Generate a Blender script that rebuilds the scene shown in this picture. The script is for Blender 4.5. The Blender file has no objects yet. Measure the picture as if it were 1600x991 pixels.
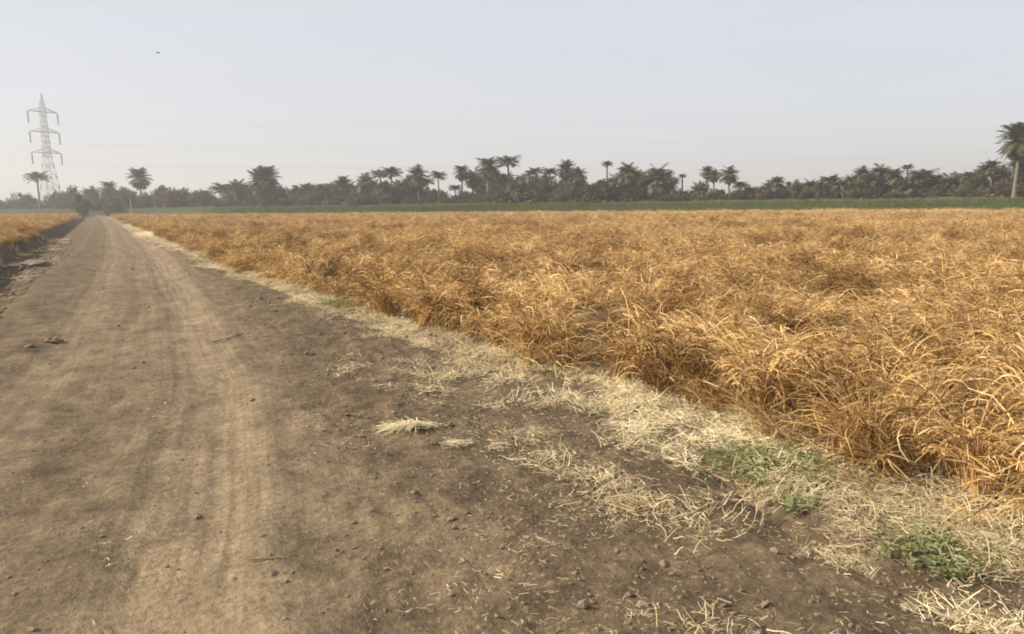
import bpy, math, random
import numpy as np
from mathutils import Matrix, Vector

# ------------------------------------------------------------------ camera, sky, sun, exposure
scene = bpy.context.scene
COL = scene.collection
R = math.radians
F_PX, W_PX, H_PX, HORIZON, CAM_H = 1160.0, 1600.0, 991.0, 322.5, 1.6
ROLL = R(0.6)
PITCH = math.atan((H_PX / 2 - HORIZON) / F_PX)
YAW = math.atan((W_PX / 2 - 165) / F_PX / math.cos(PITCH))

cam_data = bpy.data.cameras.new("camera")
cam = bpy.data.objects.new("camera", cam_data)
COL.objects.link(cam)
scene.camera = cam
cam_data.sensor_width = 36.0
cam_data.lens = 36.0 * F_PX / W_PX
cam_data.clip_start = 0.05
cam_data.clip_end = 8000.0
_rz = Matrix.Rotation(-YAW, 3, 'Z')
_rt = _rz @ Vector((1, 0, 0))
_fw = _rz @ Vector((0, math.cos(PITCH), -math.sin(PITCH)))
_up = _rz @ Vector((0, math.sin(PITCH), math.cos(PITCH)))
_cr = _rt * math.cos(ROLL) - _up * math.sin(ROLL)
_cu = _rt * math.sin(ROLL) + _up * math.cos(ROLL)
_m = Matrix.Identity(4)
for i in range(3):
    _m[i][0], _m[i][1], _m[i][2] = _cr[i], _cu[i], -_fw[i]
_m[2][3] = CAM_H
cam.matrix_world = _m

SUN_AZ, SUN_EL = R(-72), R(34)          # azimuth clockwise from +Y (the road's direction)
world = bpy.data.worlds.new("World")
scene.world = world
world.use_nodes = True
wn, wl = world.node_tree.nodes, world.node_tree.links
wn.clear()
sky = wn.new('ShaderNodeTexSky')
sky.sky_type = 'NISHITA'
sky.sun_disc = False
sky.sun_elevation = SUN_EL
sky.sun_rotation = SUN_AZ
sky.altitude = 20
sky.air_density = 1.0
sky.dust_density = 1.2
sky.ozone_density = 1.0
veil = wn.new('ShaderNodeMixRGB')        # thin even veil of dust haze over the whole sky
veil.blend_type = 'MIX'
wtc = wn.new('ShaderNodeTexCoord'); wmp = wn.new('ShaderNodeMapping'); wmp.inputs['Scale'].default_value = (2.2, 2.2, 9.0)
wns = wn.new('ShaderNodeTexNoise'); wns.inputs['Scale'].default_value = 1.6; wns.inputs['Detail'].default_value = 6; wns.inputs['Distortion'].default_value = .8
wmr = wn.new('ShaderNodeMapRange'); wmr.inputs['From Min'].default_value = .3; wmr.inputs['From Max'].default_value = .7; wmr.inputs['To Min'].default_value = .70; wmr.inputs['To Max'].default_value = .745
wl.new(wtc.outputs['Generated'], wmp.inputs['Vector']); wl.new(wmp.outputs[0], wns.inputs['Vector'])
wl.new(wns.outputs['Fac'], wmr.inputs['Value']); wl.new(wmr.outputs[0], veil.inputs[0])
veil.inputs[2].default_value = (8.6, 8.8, 9.5, 1)
bg = wn.new('ShaderNodeBackground')
bg.inputs['Strength'].default_value = 0.075
wo = wn.new('ShaderNodeOutputWorld')
wl.new(sky.outputs[0], veil.inputs[1])
wl.new(veil.outputs[0], bg.inputs['Color'])
wl.new(bg.outputs[0], wo.inputs['Surface'])

sun_data = bpy.data.lights.new("sun", 'SUN')
sun_data.energy = 5.0
sun_data.angle = R(0.6)
sun_data.color = (1.0, 0.90, 0.76)
sun = bpy.data.objects.new("sun", sun_data)
COL.objects.link(sun)
sun_dir = Vector((math.sin(SUN_AZ) * math.cos(SUN_EL), math.cos(SUN_AZ) * math.cos(SUN_EL), math.sin(SUN_EL)))
sun.rotation_euler = sun_dir.to_track_quat('Z', 'Y').to_euler()
sun.location = (-20, 0, 30)

scene.view_settings.view_transform = 'Standard'
scene.view_settings.look = 'None'
scene.view_settings.exposure = 0.45
scene.view_settings.gamma = 1.0
scene.view_settings.use_curve_mapping = False
scene.render.engine = 'CYCLES'
scene.cycles.max_bounces = 6
scene.cycles.diffuse_bounces = 3
scene.cycles.transmission_bounces = 4
scene.cycles.volume_bounces = 0
scene.cycles.filter_width = 1.9

rng = np.random.default_rng(11)
random.seed(5)

# ------------------------------------------------------------------ helpers
def _hash(ix, iy, seed):
    h = (ix.astype(np.int64) * 374761393 + iy.astype(np.int64) * 668265263 + seed * 1442695041) & 0x7fffffff
    h = ((h ^ (h >> 13)) * 1274126177) & 0x7fffffff
    h = (h ^ (h >> 16)) & 0xffff
    return h / 65535.0

def vnoise(x, y, seed=0):
    x = np.asarray(x, float); y = np.asarray(y, float)
    x0 = np.floor(x); y0 = np.floor(y)
    fx, fy = x - x0, y - y0
    fx = fx * fx * fx * (fx * (fx * 6 - 15) + 10); fy = fy * fy * fy * (fy * (fy * 6 - 15) + 10)
    a, b = _hash(x0, y0, seed), _hash(x0 + 1, y0, seed)
    c, d = _hash(x0, y0 + 1, seed), _hash(x0 + 1, y0 + 1, seed)
    return (a * (1 - fx) + b * fx) * (1 - fy) + (c * (1 - fx) + d * fx) * fy

def fbm(x, y, seed=0, octaves=4, gain=0.5):
    t = 0; amp = 1; tot = 0
    for o in range(octaves):
        t = t + amp * vnoise(x * 2 ** o + 17.3 * o, y * 2 ** o - 9.1 * o, seed + o)
        tot += amp; amp *= gain
    return t / tot

def sstep(a, b, x):
    t = np.clip((np.asarray(x, float) - a) / (b - a), 0, 1)
    return t * t * (3 - 2 * t)

# the wheat field ends on a straight line; beyond it the land rises to a low terrace of green crop and palms
NX, NY = 0.855, 0.518
def beyond(x, y):
    return x * NX + y * NY - 118.0

TRK_Y = np.array([-60, 0, 3, 4.1, 7.2, 13.3, 29, 68, 120, 400.])
TRK_X = np.array([-.35, -.25, .09, .32, .78, 1.15, 1.75, 2.2, 2.4, 2.4])
def track(y):
    return np.interp(y, TRK_Y, TRK_X)

def verge_x(y):          # where the loose straw begins on the right of the road
    return np.interp(y, [-30, 1.5, 2.3, 3, 4.2, 5, 7, 12, 20, 58, 120, 400], [2.6, 2.5, 2.55, 2.8, 3.1, 3.15, 3.0, 2.85, 2.6, 2.35, 2.9, 3.1])
def wheat_x(y):          # where the standing crop begins on the right
    y = np.asarray(y, float)
    b = np.interp(y, [-30, 0, 2, 3.2, 4.6, 6.8, 10.7, 17, 30, 100, 400], [4.0, 4.0, 3.98, 3.95, 4.0, 3.75, 3.8, 3.4, 3.25, 3.7, 3.9])
    return b - .27 + .4 * (fbm(y * .7, y * 0, 71, 3) - .5)
def bank_x(y):           # edge of the standing crop on the left
    y = np.asarray(y, float)
    return -3.35 + .5 * (fbm(y * .35, y * 0 + 4, 72, 3) - .5)
def ditch_edge(y):       # left edge of the road
    y = np.asarray(y, float)
    b = np.interp(y, [-60, 0, 14, 22, 31, 105, 400], [-1.7, -1.6, -1.45, -1.3, -.95, -.15, 0.])
    return b + .22 * (fbm(y * .8, y * 0 + 9, 73, 3) - .5)

def ground_z(x, y):
    x = np.asarray(x, float); y = np.asarray(y, float)
    s = beyond(x, y)
    z = 2.2 * sstep(3, 30, s)
    near = 1 - sstep(-12, 4, s)
    e = ditch_edge(y)
    ditch = sstep(0.0, .6, e - x) * sstep(-3.4, -2.7, x)
    z = z - near * .46 * ditch
    z = z + near * .24 * (1 - sstep(-3.45, -3.0, x))
    z = z + near * .07 * (fbm(x * 1.3, y * 1.3, 3, 4) - .5) * sstep(3.2, 4.2, np.abs(x - .6) + 1.2)
    z = z + near * .10 * ditch * (fbm(x * 2.2, y * 2.2, 33, 4) - .5) * 2
    z = z + near * .05 * np.exp(-((x - verge_x(y) - .5) / .5) ** 2)
    return z

def road_z(x, y):
    u = x - track(y)
    z = 0.035 - .035 * np.exp(-((u) / .26) ** 2) - .03 * np.exp(-((u + 1.45) / .28) ** 2)
    z = z + .018 * np.exp(-((u - .42) / .12) ** 2) + .014 * np.exp(-((u + .42) / .14) ** 2)
    z = z + .06 * (fbm(x * .9, y * .5, 21, 3) - .5)
    z = z + .04 * (fbm(x * 4, y * 2.0, 22, 3) - .5)
    rough = sstep(.35, 1.0, u)
    z = z + (.012 + .045 * rough) * (fbm(x * 11, y * 11, 23, 3) - .5) + .035 * rough * (fbm(x * 4, y * 4, 24, 2) - .5)
    for k, (off, wd, am) in enumerate([(.14, .045, .008), (-.1, .04, .008), (.27, .035, .007), (-.24, .05, .008), (-1.33, .05, .009), (-1.58, .05, .009), (-.7, .06, .007)]):
        wob = .16 * (fbm(y * .45, y * 0 + k, 40 + k, 2) - .5)
        z = z - am * np.exp(-((u - off - wob) / wd) ** 2)
    return z

def mesh_obj(name, verts, faces, mat=None, parent=None, smooth=False, link=True):
    me = bpy.data.meshes.new(name)
    me.from_pydata([tuple(v) for v in verts], [], [tuple(f) for f in faces])
    if mat: me.materials.append(mat)
    if smooth: me.polygons.foreach_set('use_smooth', [True] * len(me.polygons))
    me.update()
    o = bpy.data.objects.new(name, me)
    if link: COL.objects.link(o)
    if parent: o.parent = parent
    return o

def fast_mesh(name, V, Q, mat=None, smooth=False, attrs=None, link=True):
    """V (n,3) array, Q (m,4) or (m,3) array"""
    V = np.asarray(V, np.float32); Q = np.asarray(Q, np.int32)
    me = bpy.data.meshes.new(name)
    k = Q.shape[1]
    me.vertices.add(len(V)); me.vertices.foreach_set('co', V.ravel())
    me.loops.add(Q.size); me.loops.foreach_set('vertex_index', Q.ravel())
    me.polygons.add(len(Q)); me.polygons.foreach_set('loop_start', np.arange(0, Q.size, k, dtype=np.int32))
    if smooth: me.polygons.foreach_set('use_smooth', np.ones(len(Q), bool))
    me.update(calc_edges=True); me.validate()
    for an, av in (attrs or {}).items():
        a = me.attributes.new(an, 'FLOAT', 'POINT'); a.data.foreach_set('value', np.asarray(av, np.float32))
    if mat: me.materials.append(mat)
    o = bpy.data.objects.new(name, me)
    if link: COL.objects.link(o)
    return o

def tag(o, label=None, cat=None, group=None, kind=None):
    if label: o['label'] = label
    if cat: o['category'] = cat
    if group: o['group'] = group
    if kind: o['kind'] = kind
    return o

def empty(name, loc, rz=0.0):
    o = bpy.data.objects.new(name, None); COL.objects.link(o)
    o.empty_display_size = .2; o.location = loc; o.rotation_euler = (0, 0, rz)
    return o

class Nodes:
    def __init__(self, name):
        self.mat = bpy.data.materials.new(name); self.mat.use_nodes = True
        self.t = self.mat.node_tree; self.t.nodes.clear()
        self.out = self.n('ShaderNodeOutputMaterial')
    def n(self, typ, **kw):
        nd = self.t.nodes.new(typ)
        for k, v in kw.items(): setattr(nd, k, v)
        return nd
    def l(self, a, b): self.t.links.new(a, b)
    def attr(self, name, typ='GEOMETRY'):
        return self.n('ShaderNodeAttribute', attribute_name=name, attribute_type=typ).outputs['Fac']
    def noise(self, scale, detail=4, rough=.55, vec=None, dist=0.0):
        nd = self.n('ShaderNodeTexNoise')
        nd.inputs['Scale'].default_value = scale; nd.inputs['Detail'].default_value = detail
        nd.inputs['Roughness'].default_value = rough; nd.inputs['Distortion'].default_value = dist
        if vec is not None: self.l(vec, nd.inputs['Vector'])
        return nd.outputs['Fac']
    def ramp(self, fac, stops, interp='LINEAR'):
        nd = self.n('ShaderNodeValToRGB'); cr = nd.color_ramp; cr.interpolation = interp
        while len(cr.elements) > 1: cr.elements.remove(cr.elements[-1])
        for i, (p, c) in enumerate(stops):
            e = cr.elements[0] if i == 0 else cr.elements.new(p)
            e.position = p; e.color = (*c, 1) if len(c) == 3 else c
        self.l(fac, nd.inputs['Fac'])
        return nd.outputs['Color']
    def mix(self, fac, a, b, mode='MIX'):
        nd = self.n('ShaderNodeMixRGB', blend_type=mode)
        for sock, v in ((nd.inputs[0], fac), (nd.inputs[1], a), (nd.inputs[2], b)):
            if isinstance(v, (int, float)): sock.default_value = v
            elif isinstance(v, tuple): sock.default_value = (*v, 1)
            else: self.l(v, sock)
        return nd.outputs[0]
    def math(self, op, a, b=0.0):
        nd = self.n('ShaderNodeMath', operation=op)
        for sock, v in ((nd.inputs[0], a), (nd.inputs[1], b)):
            if isinstance(v, (int, float)): sock.default_value = v
            else: self.l(v, sock)
        return nd.outputs[0]
    def mapping(self, scale, coord='Object'):
        tc = self.n('ShaderNodeTexCoord'); mp = self.n('ShaderNodeMapping')
        mp.inputs['Scale'].default_value = scale
        self.l(tc.outputs[coord], mp.inputs['Vector']); return mp.outputs[0]
    def finish(self, color, rough=.9, bump=None, bump_d=.02, transl=0.0, spec=.2):
        p = self.n('ShaderNodeBsdfPrincipled')
        if isinstance(color, tuple): p.inputs['Base Color'].default_value = (*color, 1)
        else: self.l(color, p.inputs['Base Color'])
        p.inputs['Roughness'].default_value = rough
        p.inputs['Specular IOR Level'].default_value = spec
        if bump is not None:
            b = self.n('ShaderNodeBump'); b.inputs['Distance'].default_value = bump_d; b.inputs['Strength'].default_value = 1.0
            self.l(bump, b.inputs['Height']); self.l(b.outputs[0], p.inputs['Normal'])
        if transl > 0:
            t = self.n('ShaderNodeBsdfTranslucent')
            if isinstance(color, tuple): t.inputs['Color'].default_value = (*color, 1)
            else: self.l(color, t.inputs['Color'])
            m = self.n('ShaderNodeMixShader'); m.inputs[0].default_value = transl
            self.l(p.outputs[0], m.inputs[1]); self.l(t.outputs[0], m.inputs[2]); self.l(m.outputs[0], self.out.inputs['Surface'])
        else:
            self.l(p.outputs[0], self.out.inputs['Surface'])
        return self.mat

# ------------------------------------------------------------------ materials
SOIL_D, SOIL_M, SOIL_P = (.066, .046, .026), (.117, .081, .045), (.174, .125, .072)

def mat_ground():
    m = Nodes('soil_ground')
    v = m.mapping((1, 1, 1))
    n1 = m.noise(2.2, 6, .6, v); n2 = m.noise(14, 5, .65, v); n3 = m.noise(60, 3, .6, v)
    soil = m.ramp(n1, [(.3, SOIL_D), (.52, SOIL_M), (.75, SOIL_P)])
    soil = m.mix(.5, soil, m.ramp(n2, [(.3, (.25, .25, .25)), (.7, (.75, .75, .75))]), 'OVERLAY')
    straw = m.ramp(n2, [(.35, (.15, .105, .06)), (.5, (.42, .33, .19)), (.7, (.68, .57, .37))])
    col = m.mix(m.math('MULTIPLY', m.attr('straw'), .55), soil, straw)
    col = m.mix(m.attr('ditch_dark'), col, m.ramp(n2, [(.3, (.06, .044, .03)), (.7, (.15, .112, .075))]))  # soil turns darker in patches along the ditch
    crop = m.ramp(n2, [(.3, (.085, .055, .030)), (.7, (.19, .125, .06))])
    col = m.mix(m.attr('crop'), col, crop)
    grn = m.ramp(n1, [(.3, (.05, .065, .022)), (.7, (.10, .12, .045))])
    col = m.mix(m.attr('green'), col, grn)
    h = m.math('ADD', m.math('MULTIPLY', n2, .7), m.math('MULTIPLY', n3, .35))
    return m.finish(col, .95, h, .05)

def mat_road():
    m = Nodes('road_soil')
    tc = m.n('ShaderNodeTexCoord')
    uv = m.n('ShaderNodeUVMap', uv_map='along').outputs[0]
    def mp(src, sc):
        q = m.n('ShaderNodeMapping'); q.inputs['Scale'].default_value = sc; m.l(src, q.inputs['Vector']); return q.outputs[0]
    ob = tc.outputs['Object']
    big = m.noise(.8, 5, .6, ob); mid = m.noise(4.5, 6, .62, ob, .4); fine = m.noise(26, 5, .7, ob); grit = m.noise(95, 3, .6, ob)
    streak = m.noise(1.0, 5, .6, mp(uv, (14, .35, 1)), .3)
    streak2 = m.noise(1.0, 4, .6, mp(uv, (32, 1.6, 1)), .5)
    base = m.ramp(mid, [(.28, SOIL_D), (.5, SOIL_M), (.72, SOIL_P)])
    base = m.mix(m.math('MULTIPLY', m.math('GREATER_THAN', 2.0, 1.0), .35), base, m.ramp(big, [(.35, (.090, .064, .040)), (.65, (.175, .129, .081))]))
    dust = m.ramp(streak, [(.3, (.175, .126, .073)), (.55, (.258, .189, .112)), (.75, (.345, .26, .158))])
    dust = m.mix(.22, dust, m.ramp(streak2, [(.35, (.15, .108, .065)), (.65, (.30, .228, .142))]))
    pk = m.math('ADD', m.attr('pack'), m.math('MULTIPLY', m.math('SUBTRACT', mid, .5), .7))
    pkc = m.n('ShaderNodeClamp'); m.l(pk, pkc.inputs[0])
    col = m.mix(pkc.outputs[0], base, dust)
    col = m.mix(.6, col, m.ramp(fine, [(.28, (.18, .18, .18)), (.5, (.5, .5, .5)), (.72, (.84, .84, .84))]), 'OVERLAY')
    blot = m.noise(2.3, 5, .68, ob, .6)
    col = m.mix(.55, col, m.ramp(blot, [(.32, (.2, .205, .19)), (.5, (.5, .5, .5)), (.7, (.78, .76, .72))]), 'OVERLAY')
    chaff = m.ramp(m.noise(38, 4, .7, mp(ob, (1, .6, 1))), [(.58, (0, 0, 0)), (.66, (1, 1, 1))])
    cf = m.math('MULTIPLY', chaff, m.attr('straw'))
    col = m.mix(cf, col, (.52, .40, .22))
    h = m.math('ADD', m.math('MULTIPLY', fine, .6), m.math('ADD', m.math('MULTIPLY', grit, .14), m.math('ADD', m.math('MULTIPLY', streak2, .05), m.math('MULTIPLY', mid, .8))))
    return m.finish(col, .95, h, .03)

def mat_blade(name, stops, transl=.3, rough=.7, tint=True, var=.35):
    m = Nodes(name)
    tone = m.attr('tone')
    col = m.ramp(tone, stops)
    if tint:
        t = m.attr('tint', 'INSTANCER')
        col = m.mix(1.0, col, m.ramp(t, [(0, (1 - var, 1 - var * 1.15, 1 - var * 1.3)), (.5, (1, 1, 1)), (1, (1 + var * .5, 1 + var * .55, 1 + var * .65))]), 'MULTIPLY')
    return m.finish(col, rough, transl=transl, spec=.25)

M_ground, M_road = mat_ground(), mat_road()
M_wheat = mat_blade('dry_crop', [(0, (.11, .062, .024)), (.22, (.27, .152, .052)), (.5, (.56, .347, .132)), (.8, (.71, .48, .205)), (1, (.78, .60, .32))], .15, rough=.85, var=.62)
ST = [(0, (.36, .26, .135)), (.4, (.76, .625, .36)), (1, (.88, .79, .54))]
M_straw = mat_blade('pale_straw', ST, .2)
M_heap = mat_blade('heaped_straw', ST, .2, tint=False)
M_brown = mat_blade('brown_clump', [(0, (.10, .057, .022)), (.5, (.20, .118, .045)), (1, (.33, .20, .08))], .2, tint=False)
M_weed = mat_blade('green_weed', [(0, (.12, .14, .045)), (.5, (.21, .235, .085)), (1, (.42, .42, .20))], .3, tint=False)
M_green = mat_blade('green_crop', [(0, (.055, .08, .013)), (.5, (.095, .13, .024)), (1, (.17, .195, .05))], .3)  # dark tone stands for the shaded front of the green band
M_pale = mat_blade('sunlit_tint_dry_grass', [(0, (.13, .14, .07)), (.5, (.20, .205, .11)), (1, (.28, .27, .16))], .3)  # pale tone stands for the band's sunlit top; also dry grass at left
M_clod = Nodes('clod_soil')
M_clod = M_clod.finish(M_clod.ramp(M_clod.noise(6, 4, .6, M_clod.mapping((1, 1, 1))), [(.3, (.13, .093, .06)), (.7, (.30, .225, .15))]), .95)

def mat_leaf(name, a, b, c):
    m = Nodes(name)
    r = m.n('ShaderNodeObjectInfo').outputs['Random']
    col = m.ramp(m.attr('tone'), [(0, a), (.5, b), (1, c)])
    col = m.mix(1.0, col, m.ramp(r, [(0, (.75, .78, .85)), (.5, (1, 1, 1)), (1, (1.25, 1.15, .95))]), 'MULTIPLY')
    return m.finish(col, .6, transl=.2, spec=.3)
M_palm = mat_leaf('palm_leaf', (.050, .054, .030), (.092, .095, .055), (.155, .15, .092))
M_deadpalm = mat_leaf('dead_palm_leaf', (.07, .052, .032), (.13, .098, .06), (.21, .165, .105))
M_leaf = mat_leaf('tree_leaf', (.044, .052, .026), (.078, .088, .043), (.125, .133, .072))
M_leaf_olive = mat_leaf('olive_tree_leaf', (.045, .047, .018), (.082, .084, .034), (.13, .125, .055))
M_bark = Nodes('palm_bark')
M_bark = M_bark.finish(M_bark.ramp(M_bark.noise(5, 5, .6, M_bark.mapping((1, 1, 4))), [(.3, (.12, .095, .07)), (.7, (.27, .22, .165))]), .9)
M_steel = Nodes('galvanised_steel')
M_steel = M_steel.finish(M_steel.ramp(M_steel.noise(1.5, 3, .5, M_steel.mapping((1, 1, 1))), [(.3, (.52, .52, .52)), (.7, (.64, .64, .64))]), .6, spec=.4)
M_insul = Nodes('insulator_glass'); M_insul = M_insul.finish((.16, .15, .15), .35, spec=.5)
M_conc = Nodes('footing_concrete')
M_conc = M_conc.finish(M_conc.ramp(M_conc.noise(3, 4, .6, M_conc.mapping((1, 1, 1))), [(.3, (.3, .29, .27)), (.7, (.42, .41, .38))]), .9)
M_cable = Nodes('cable_metal'); M_cable = M_cable.finish((.22, .22, .22), .5)
M_wood = Nodes('dry_wood')
M_wood = M_wood.finish(M_wood.ramp(M_wood.noise(9, 4, .6, M_wood.mapping((1, 1, 6))), [(.3, (.16, .12, .08)), (.7, (.34, .27, .18))]), .9)
M_pole = Nodes('bleached_wood')
M_pole = M_pole.finish(M_pole.ramp(M_pole.noise(4, 4, .6, M_pole.mapping((1, 1, 5))), [(.3, (.42, .38, .32)), (.7, (.6, .56, .5))]), .85)
M_bird = Nodes('bird_plumage'); M_bird = M_bird.finish((.06, .055, .05), .8)
M_rubble = Nodes('pale_clay')
M_rubble = M_rubble.finish(M_rubble.ramp(M_rubble.noise(5, 4, .6, M_rubble.mapping((1, 1, 1))), [(.3, (.16, .13, .095)), (.7, (.28, .24, .18))]), .95)

# ------------------------------------------------------------------ ground and road sheets
def axis(segs):
    out = []
    for a, b, d0, d1 in segs:
        p = a
        n = max(2, int(abs(b - a) / ((d0 + d1) / 2)))
        t = np.linspace(0, 1, n, endpoint=False)
        w = d0 + (d1 - d0) * t
        c = np.concatenate([[0], np.cumsum(w)[:-1]]) / np.sum(w)
        out.append(a + (b - a) * c)
    out.append([segs[-1][1]])
    return np.concatenate(out)

def grid(xs, ys):
    X, Y = np.meshgrid(xs, ys)
    n, m_ = len(ys), len(xs)
    I = np.arange(n * m_).reshape(n, m_)
    Q = np.stack([I[:-1, :-1].ravel(), I[:-1, 1:].ravel(), I[1:, 1:].ravel(), I[1:, :-1].ravel()], 1)
    return X.ravel(), Y.ravel(), Q

def straw_mask(x, y):
    """how much pale straw lies on the ground (0..1)"""
    vx, wx = verge_x(y), wheat_x(y)
    n = fbm(x * 1.5, y * 1.1, 51, 4)
    n2 = fbm(x * 4, y * 3, 55, 3)
    band = sstep(-.25, .25, x - vx + (n - .5) * 1.3) * (1 - sstep(.1, .7, x - wx))
    band = band * np.clip(.06 + sstep(.42, .54, n2 + .08 * sstep(-.4, .1, x - wx) + .13 * sstep(6, 11, y)), 0, 1)
    dark = np.exp(-(((x - 2.55) / .55) ** 2 + ((y - 1.9) / .75) ** 2))       # bare soil showing between the straw, lower right
    band = band * (1 - .55 * dark * (n2 < .58))
    spill = sstep(.52, .64, fbm(x * 2.6, y * 1.9, 57, 3)) * sstep(-1.2, -.2, x - vx) * (1 - sstep(5.5, 8, y)) * .55 * (1 - sstep(-.1, .3, x - vx))
    left = .35 * sstep(.5, .7, fbm(x * 1.2, y * .6, 58, 3)) * (1 - sstep(-2.0, -1.4, x)) * sstep(-3.6, -3.0, x)
    return np.clip(np.maximum(np.maximum(band, spill), left), 0, 1)

xs = axis([(-1500, -150, 240, 12), (-150, -30, 12, 1.2), (-30, -6, 1.2, .2), (-6, 7, .09, .09), (7, 40, .2, 1.5), (40, 170, 1.5, 4), (170, 1500, 5, 240)])
ys = axis([(-1500, -60, 240, 8), (-60, -4, 4, .3), (-4, 12, .11, .11), (12, 45, .12, .5), (45, 150, .5, 2), (150, 360, 2, 4), (360, 1500, 5, 240)])
X, Y, Q = grid(xs, ys)
Z = ground_z(X, Y)
in_road = sstep(-.12, .25, X - ditch_edge(Y)) * (1 - sstep(-.25, .12, X - verge_x(Y) - .3)) * (1 - sstep(225, 240, Y))
Zg = Z - .14 * in_road
sbey = beyond(X, Y)
cropm = np.clip(np.maximum(sstep(.1, .7, X - wheat_x(Y)), 1 - sstep(-.5, .1, X - bank_x(Y))), 0, 1) * (1 - sstep(-2, 0, sbey))
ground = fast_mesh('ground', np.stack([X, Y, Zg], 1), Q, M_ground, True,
                   {'straw': straw_mask(X, Y), 'crop': cropm, 'ditch_dark': sstep(.05, .4, ditch_edge(Y) - X) * sstep(-3.6, -3.2, X) * (1 - sstep(-10, 0, sbey)) * sstep(.38, .5, fbm(X * 1.1, Y * .7, 66, 3) + .1), 'green': sstep(-2, 1, sbey) * (.35 + .65 * sstep(20, 45, X))})
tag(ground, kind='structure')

xs = axis([(-2.2, 3.9, .032, .032)])
ys = axis([(-12, 1, .3, .045), (1, 9, .03, .045), (9, 30, .045, .2), (30, 90, .2, .6), (90, 240, .6, 2)])
X, Y, Q = grid(xs, ys)
e_l, e_r = X - ditch_edge(Y), verge_x(Y) + .3 - X
edge = np.minimum(e_l, e_r)
Zr = np.where(True, road_z(X, Y), 0) + ground_z(X, Y) * sstep(3, 30, beyond(X, Y))
Zr = Zr * sstep(-.05, .35, edge) - .32 * (1 - sstep(-.5, .10, edge))
u = X - track(Y) + .45 * (fbm(X * 1.6, Y * .8, 63, 3) - .5)
pack = .95 * np.exp(-np.abs(u / .48) ** 2.2) + .45 * np.exp(-np.abs((u + 1.4) / .45) ** 2.2) + .32 * np.exp(-((u + .75) / .5) ** 2) + .34 * np.exp(-((u - .65) / .38) ** 2)
pack = pack * (.7 + .6 * fbm(X * .9, Y * .35, 61, 3)) + .12 * sstep(12, 40, Y)
pack += .55 * np.exp(-(((X - 1.35) / .16) ** 2 + ((Y - 3.0) / .8) ** 2)) * .8
pack -= .35 * np.exp(-(((X + .35) / .35) ** 2 + ((Y - 5.2) / 1.6) ** 2))
road = fast_mesh('dirt_road', np.stack([X, Y, Zr], 1), Q, M_road, True, {'pack': np.clip(pack, 0, 1.2), 'straw': np.clip(.15 + 1.2 * straw_mask(X, Y) + .25 * sstep(.3, 1.2, u), 0, 1)})
uvl = road.data.uv_layers.new(name='along')
li = np.empty(len(road.data.loops), np.int32); road.data.loops.foreach_get('vertex_index', li)
uvl.data.foreach_set('uv', np.stack([(X - track(Y))[li], Y[li]], 1).astype(np.float32).ravel())
tag(road, kind='structure')

def surf_z(x, y):
    x = np.asarray(x, float); y = np.asarray(y, float)
    e = np.minimum(x - ditch_edge(y), verge_x(y) + .3 - x)
    zr = (road_z(x, y) + ground_z(x, y) * sstep(3, 30, beyond(x, y))) * sstep(-.05, .35, e) - .32 * (1 - sstep(-.5, .10, e))
    inr = sstep(-.12, .25, x - ditch_edge(y)) * (1 - sstep(-.25, .12, x - verge_x(y) - .3)) * (1 - sstep(225, 240, y))
    return np.maximum(zr, ground_z(x, y) - .14 * inr)

# ------------------------------------------------------------------ blade geometry
class Blades:
    def __init__(self, seed):
        self.r = np.random.default_rng(seed); self.V = []; self.T = []; self.Q = []; self.n = 0
    def ribbon(self, P, w, tone, side=None):
        P = np.asarray(P); n = len(P)
        d = np.gradient(P, axis=0)
        if side is None: side = self.r.normal(size=3)
        sd = np.cross(d, side); sd /= (np.linalg.norm(sd, axis=1, keepdims=True) + 1e-9)
        w = np.asarray(w)[:, None] if np.ndim(w) else w
        A = P + sd * w * .5; B = P - sd * w * .5
        self.V += [A, B]; self.T.append(np.full(2 * n, tone))
        i = np.arange(n - 1) + self.n
        self.Q.append(np.stack([i, i + 1, i + 1 + n, i + n], 1)); self.n += 2 * n
    def stalk(self, base, az, tilt0, tilt1, length, width, tone, seg=6, twist=.5, taper=.5, flat=False):
        r = self.r
        t = np.linspace(0, 1, seg + 1)
        tl = tilt0 + (tilt1 - tilt0) * t ** 1.4
        a = az + twist * (np.cumsum(r.normal(0, .5, seg + 1)) * .35)
        st = np.stack([np.sin(tl) * np.sin(a), np.sin(tl) * np.cos(a), np.cos(tl)], 1) * (length / seg)
        P = np.vstack([base, base + np.cumsum(st[:-1], 0)])
        P[:, 2] = np.maximum(P[:, 2], .01 + .04 * r.random())
        self.ribbon(P, width * (1 - taper * t), tone, np.array([0, 0, 1.]) + r.normal(0, .35, 3) if flat else None)
        return P
    def obj(self, name, mat, link=False):
        V = np.vstack(self.V); Qf = np.vstack(self.Q)
        return fast_mesh(name, V, Qf, mat, False, {'tone': np.clip(np.concatenate(self.T), 0, 1)}, link)

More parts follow.
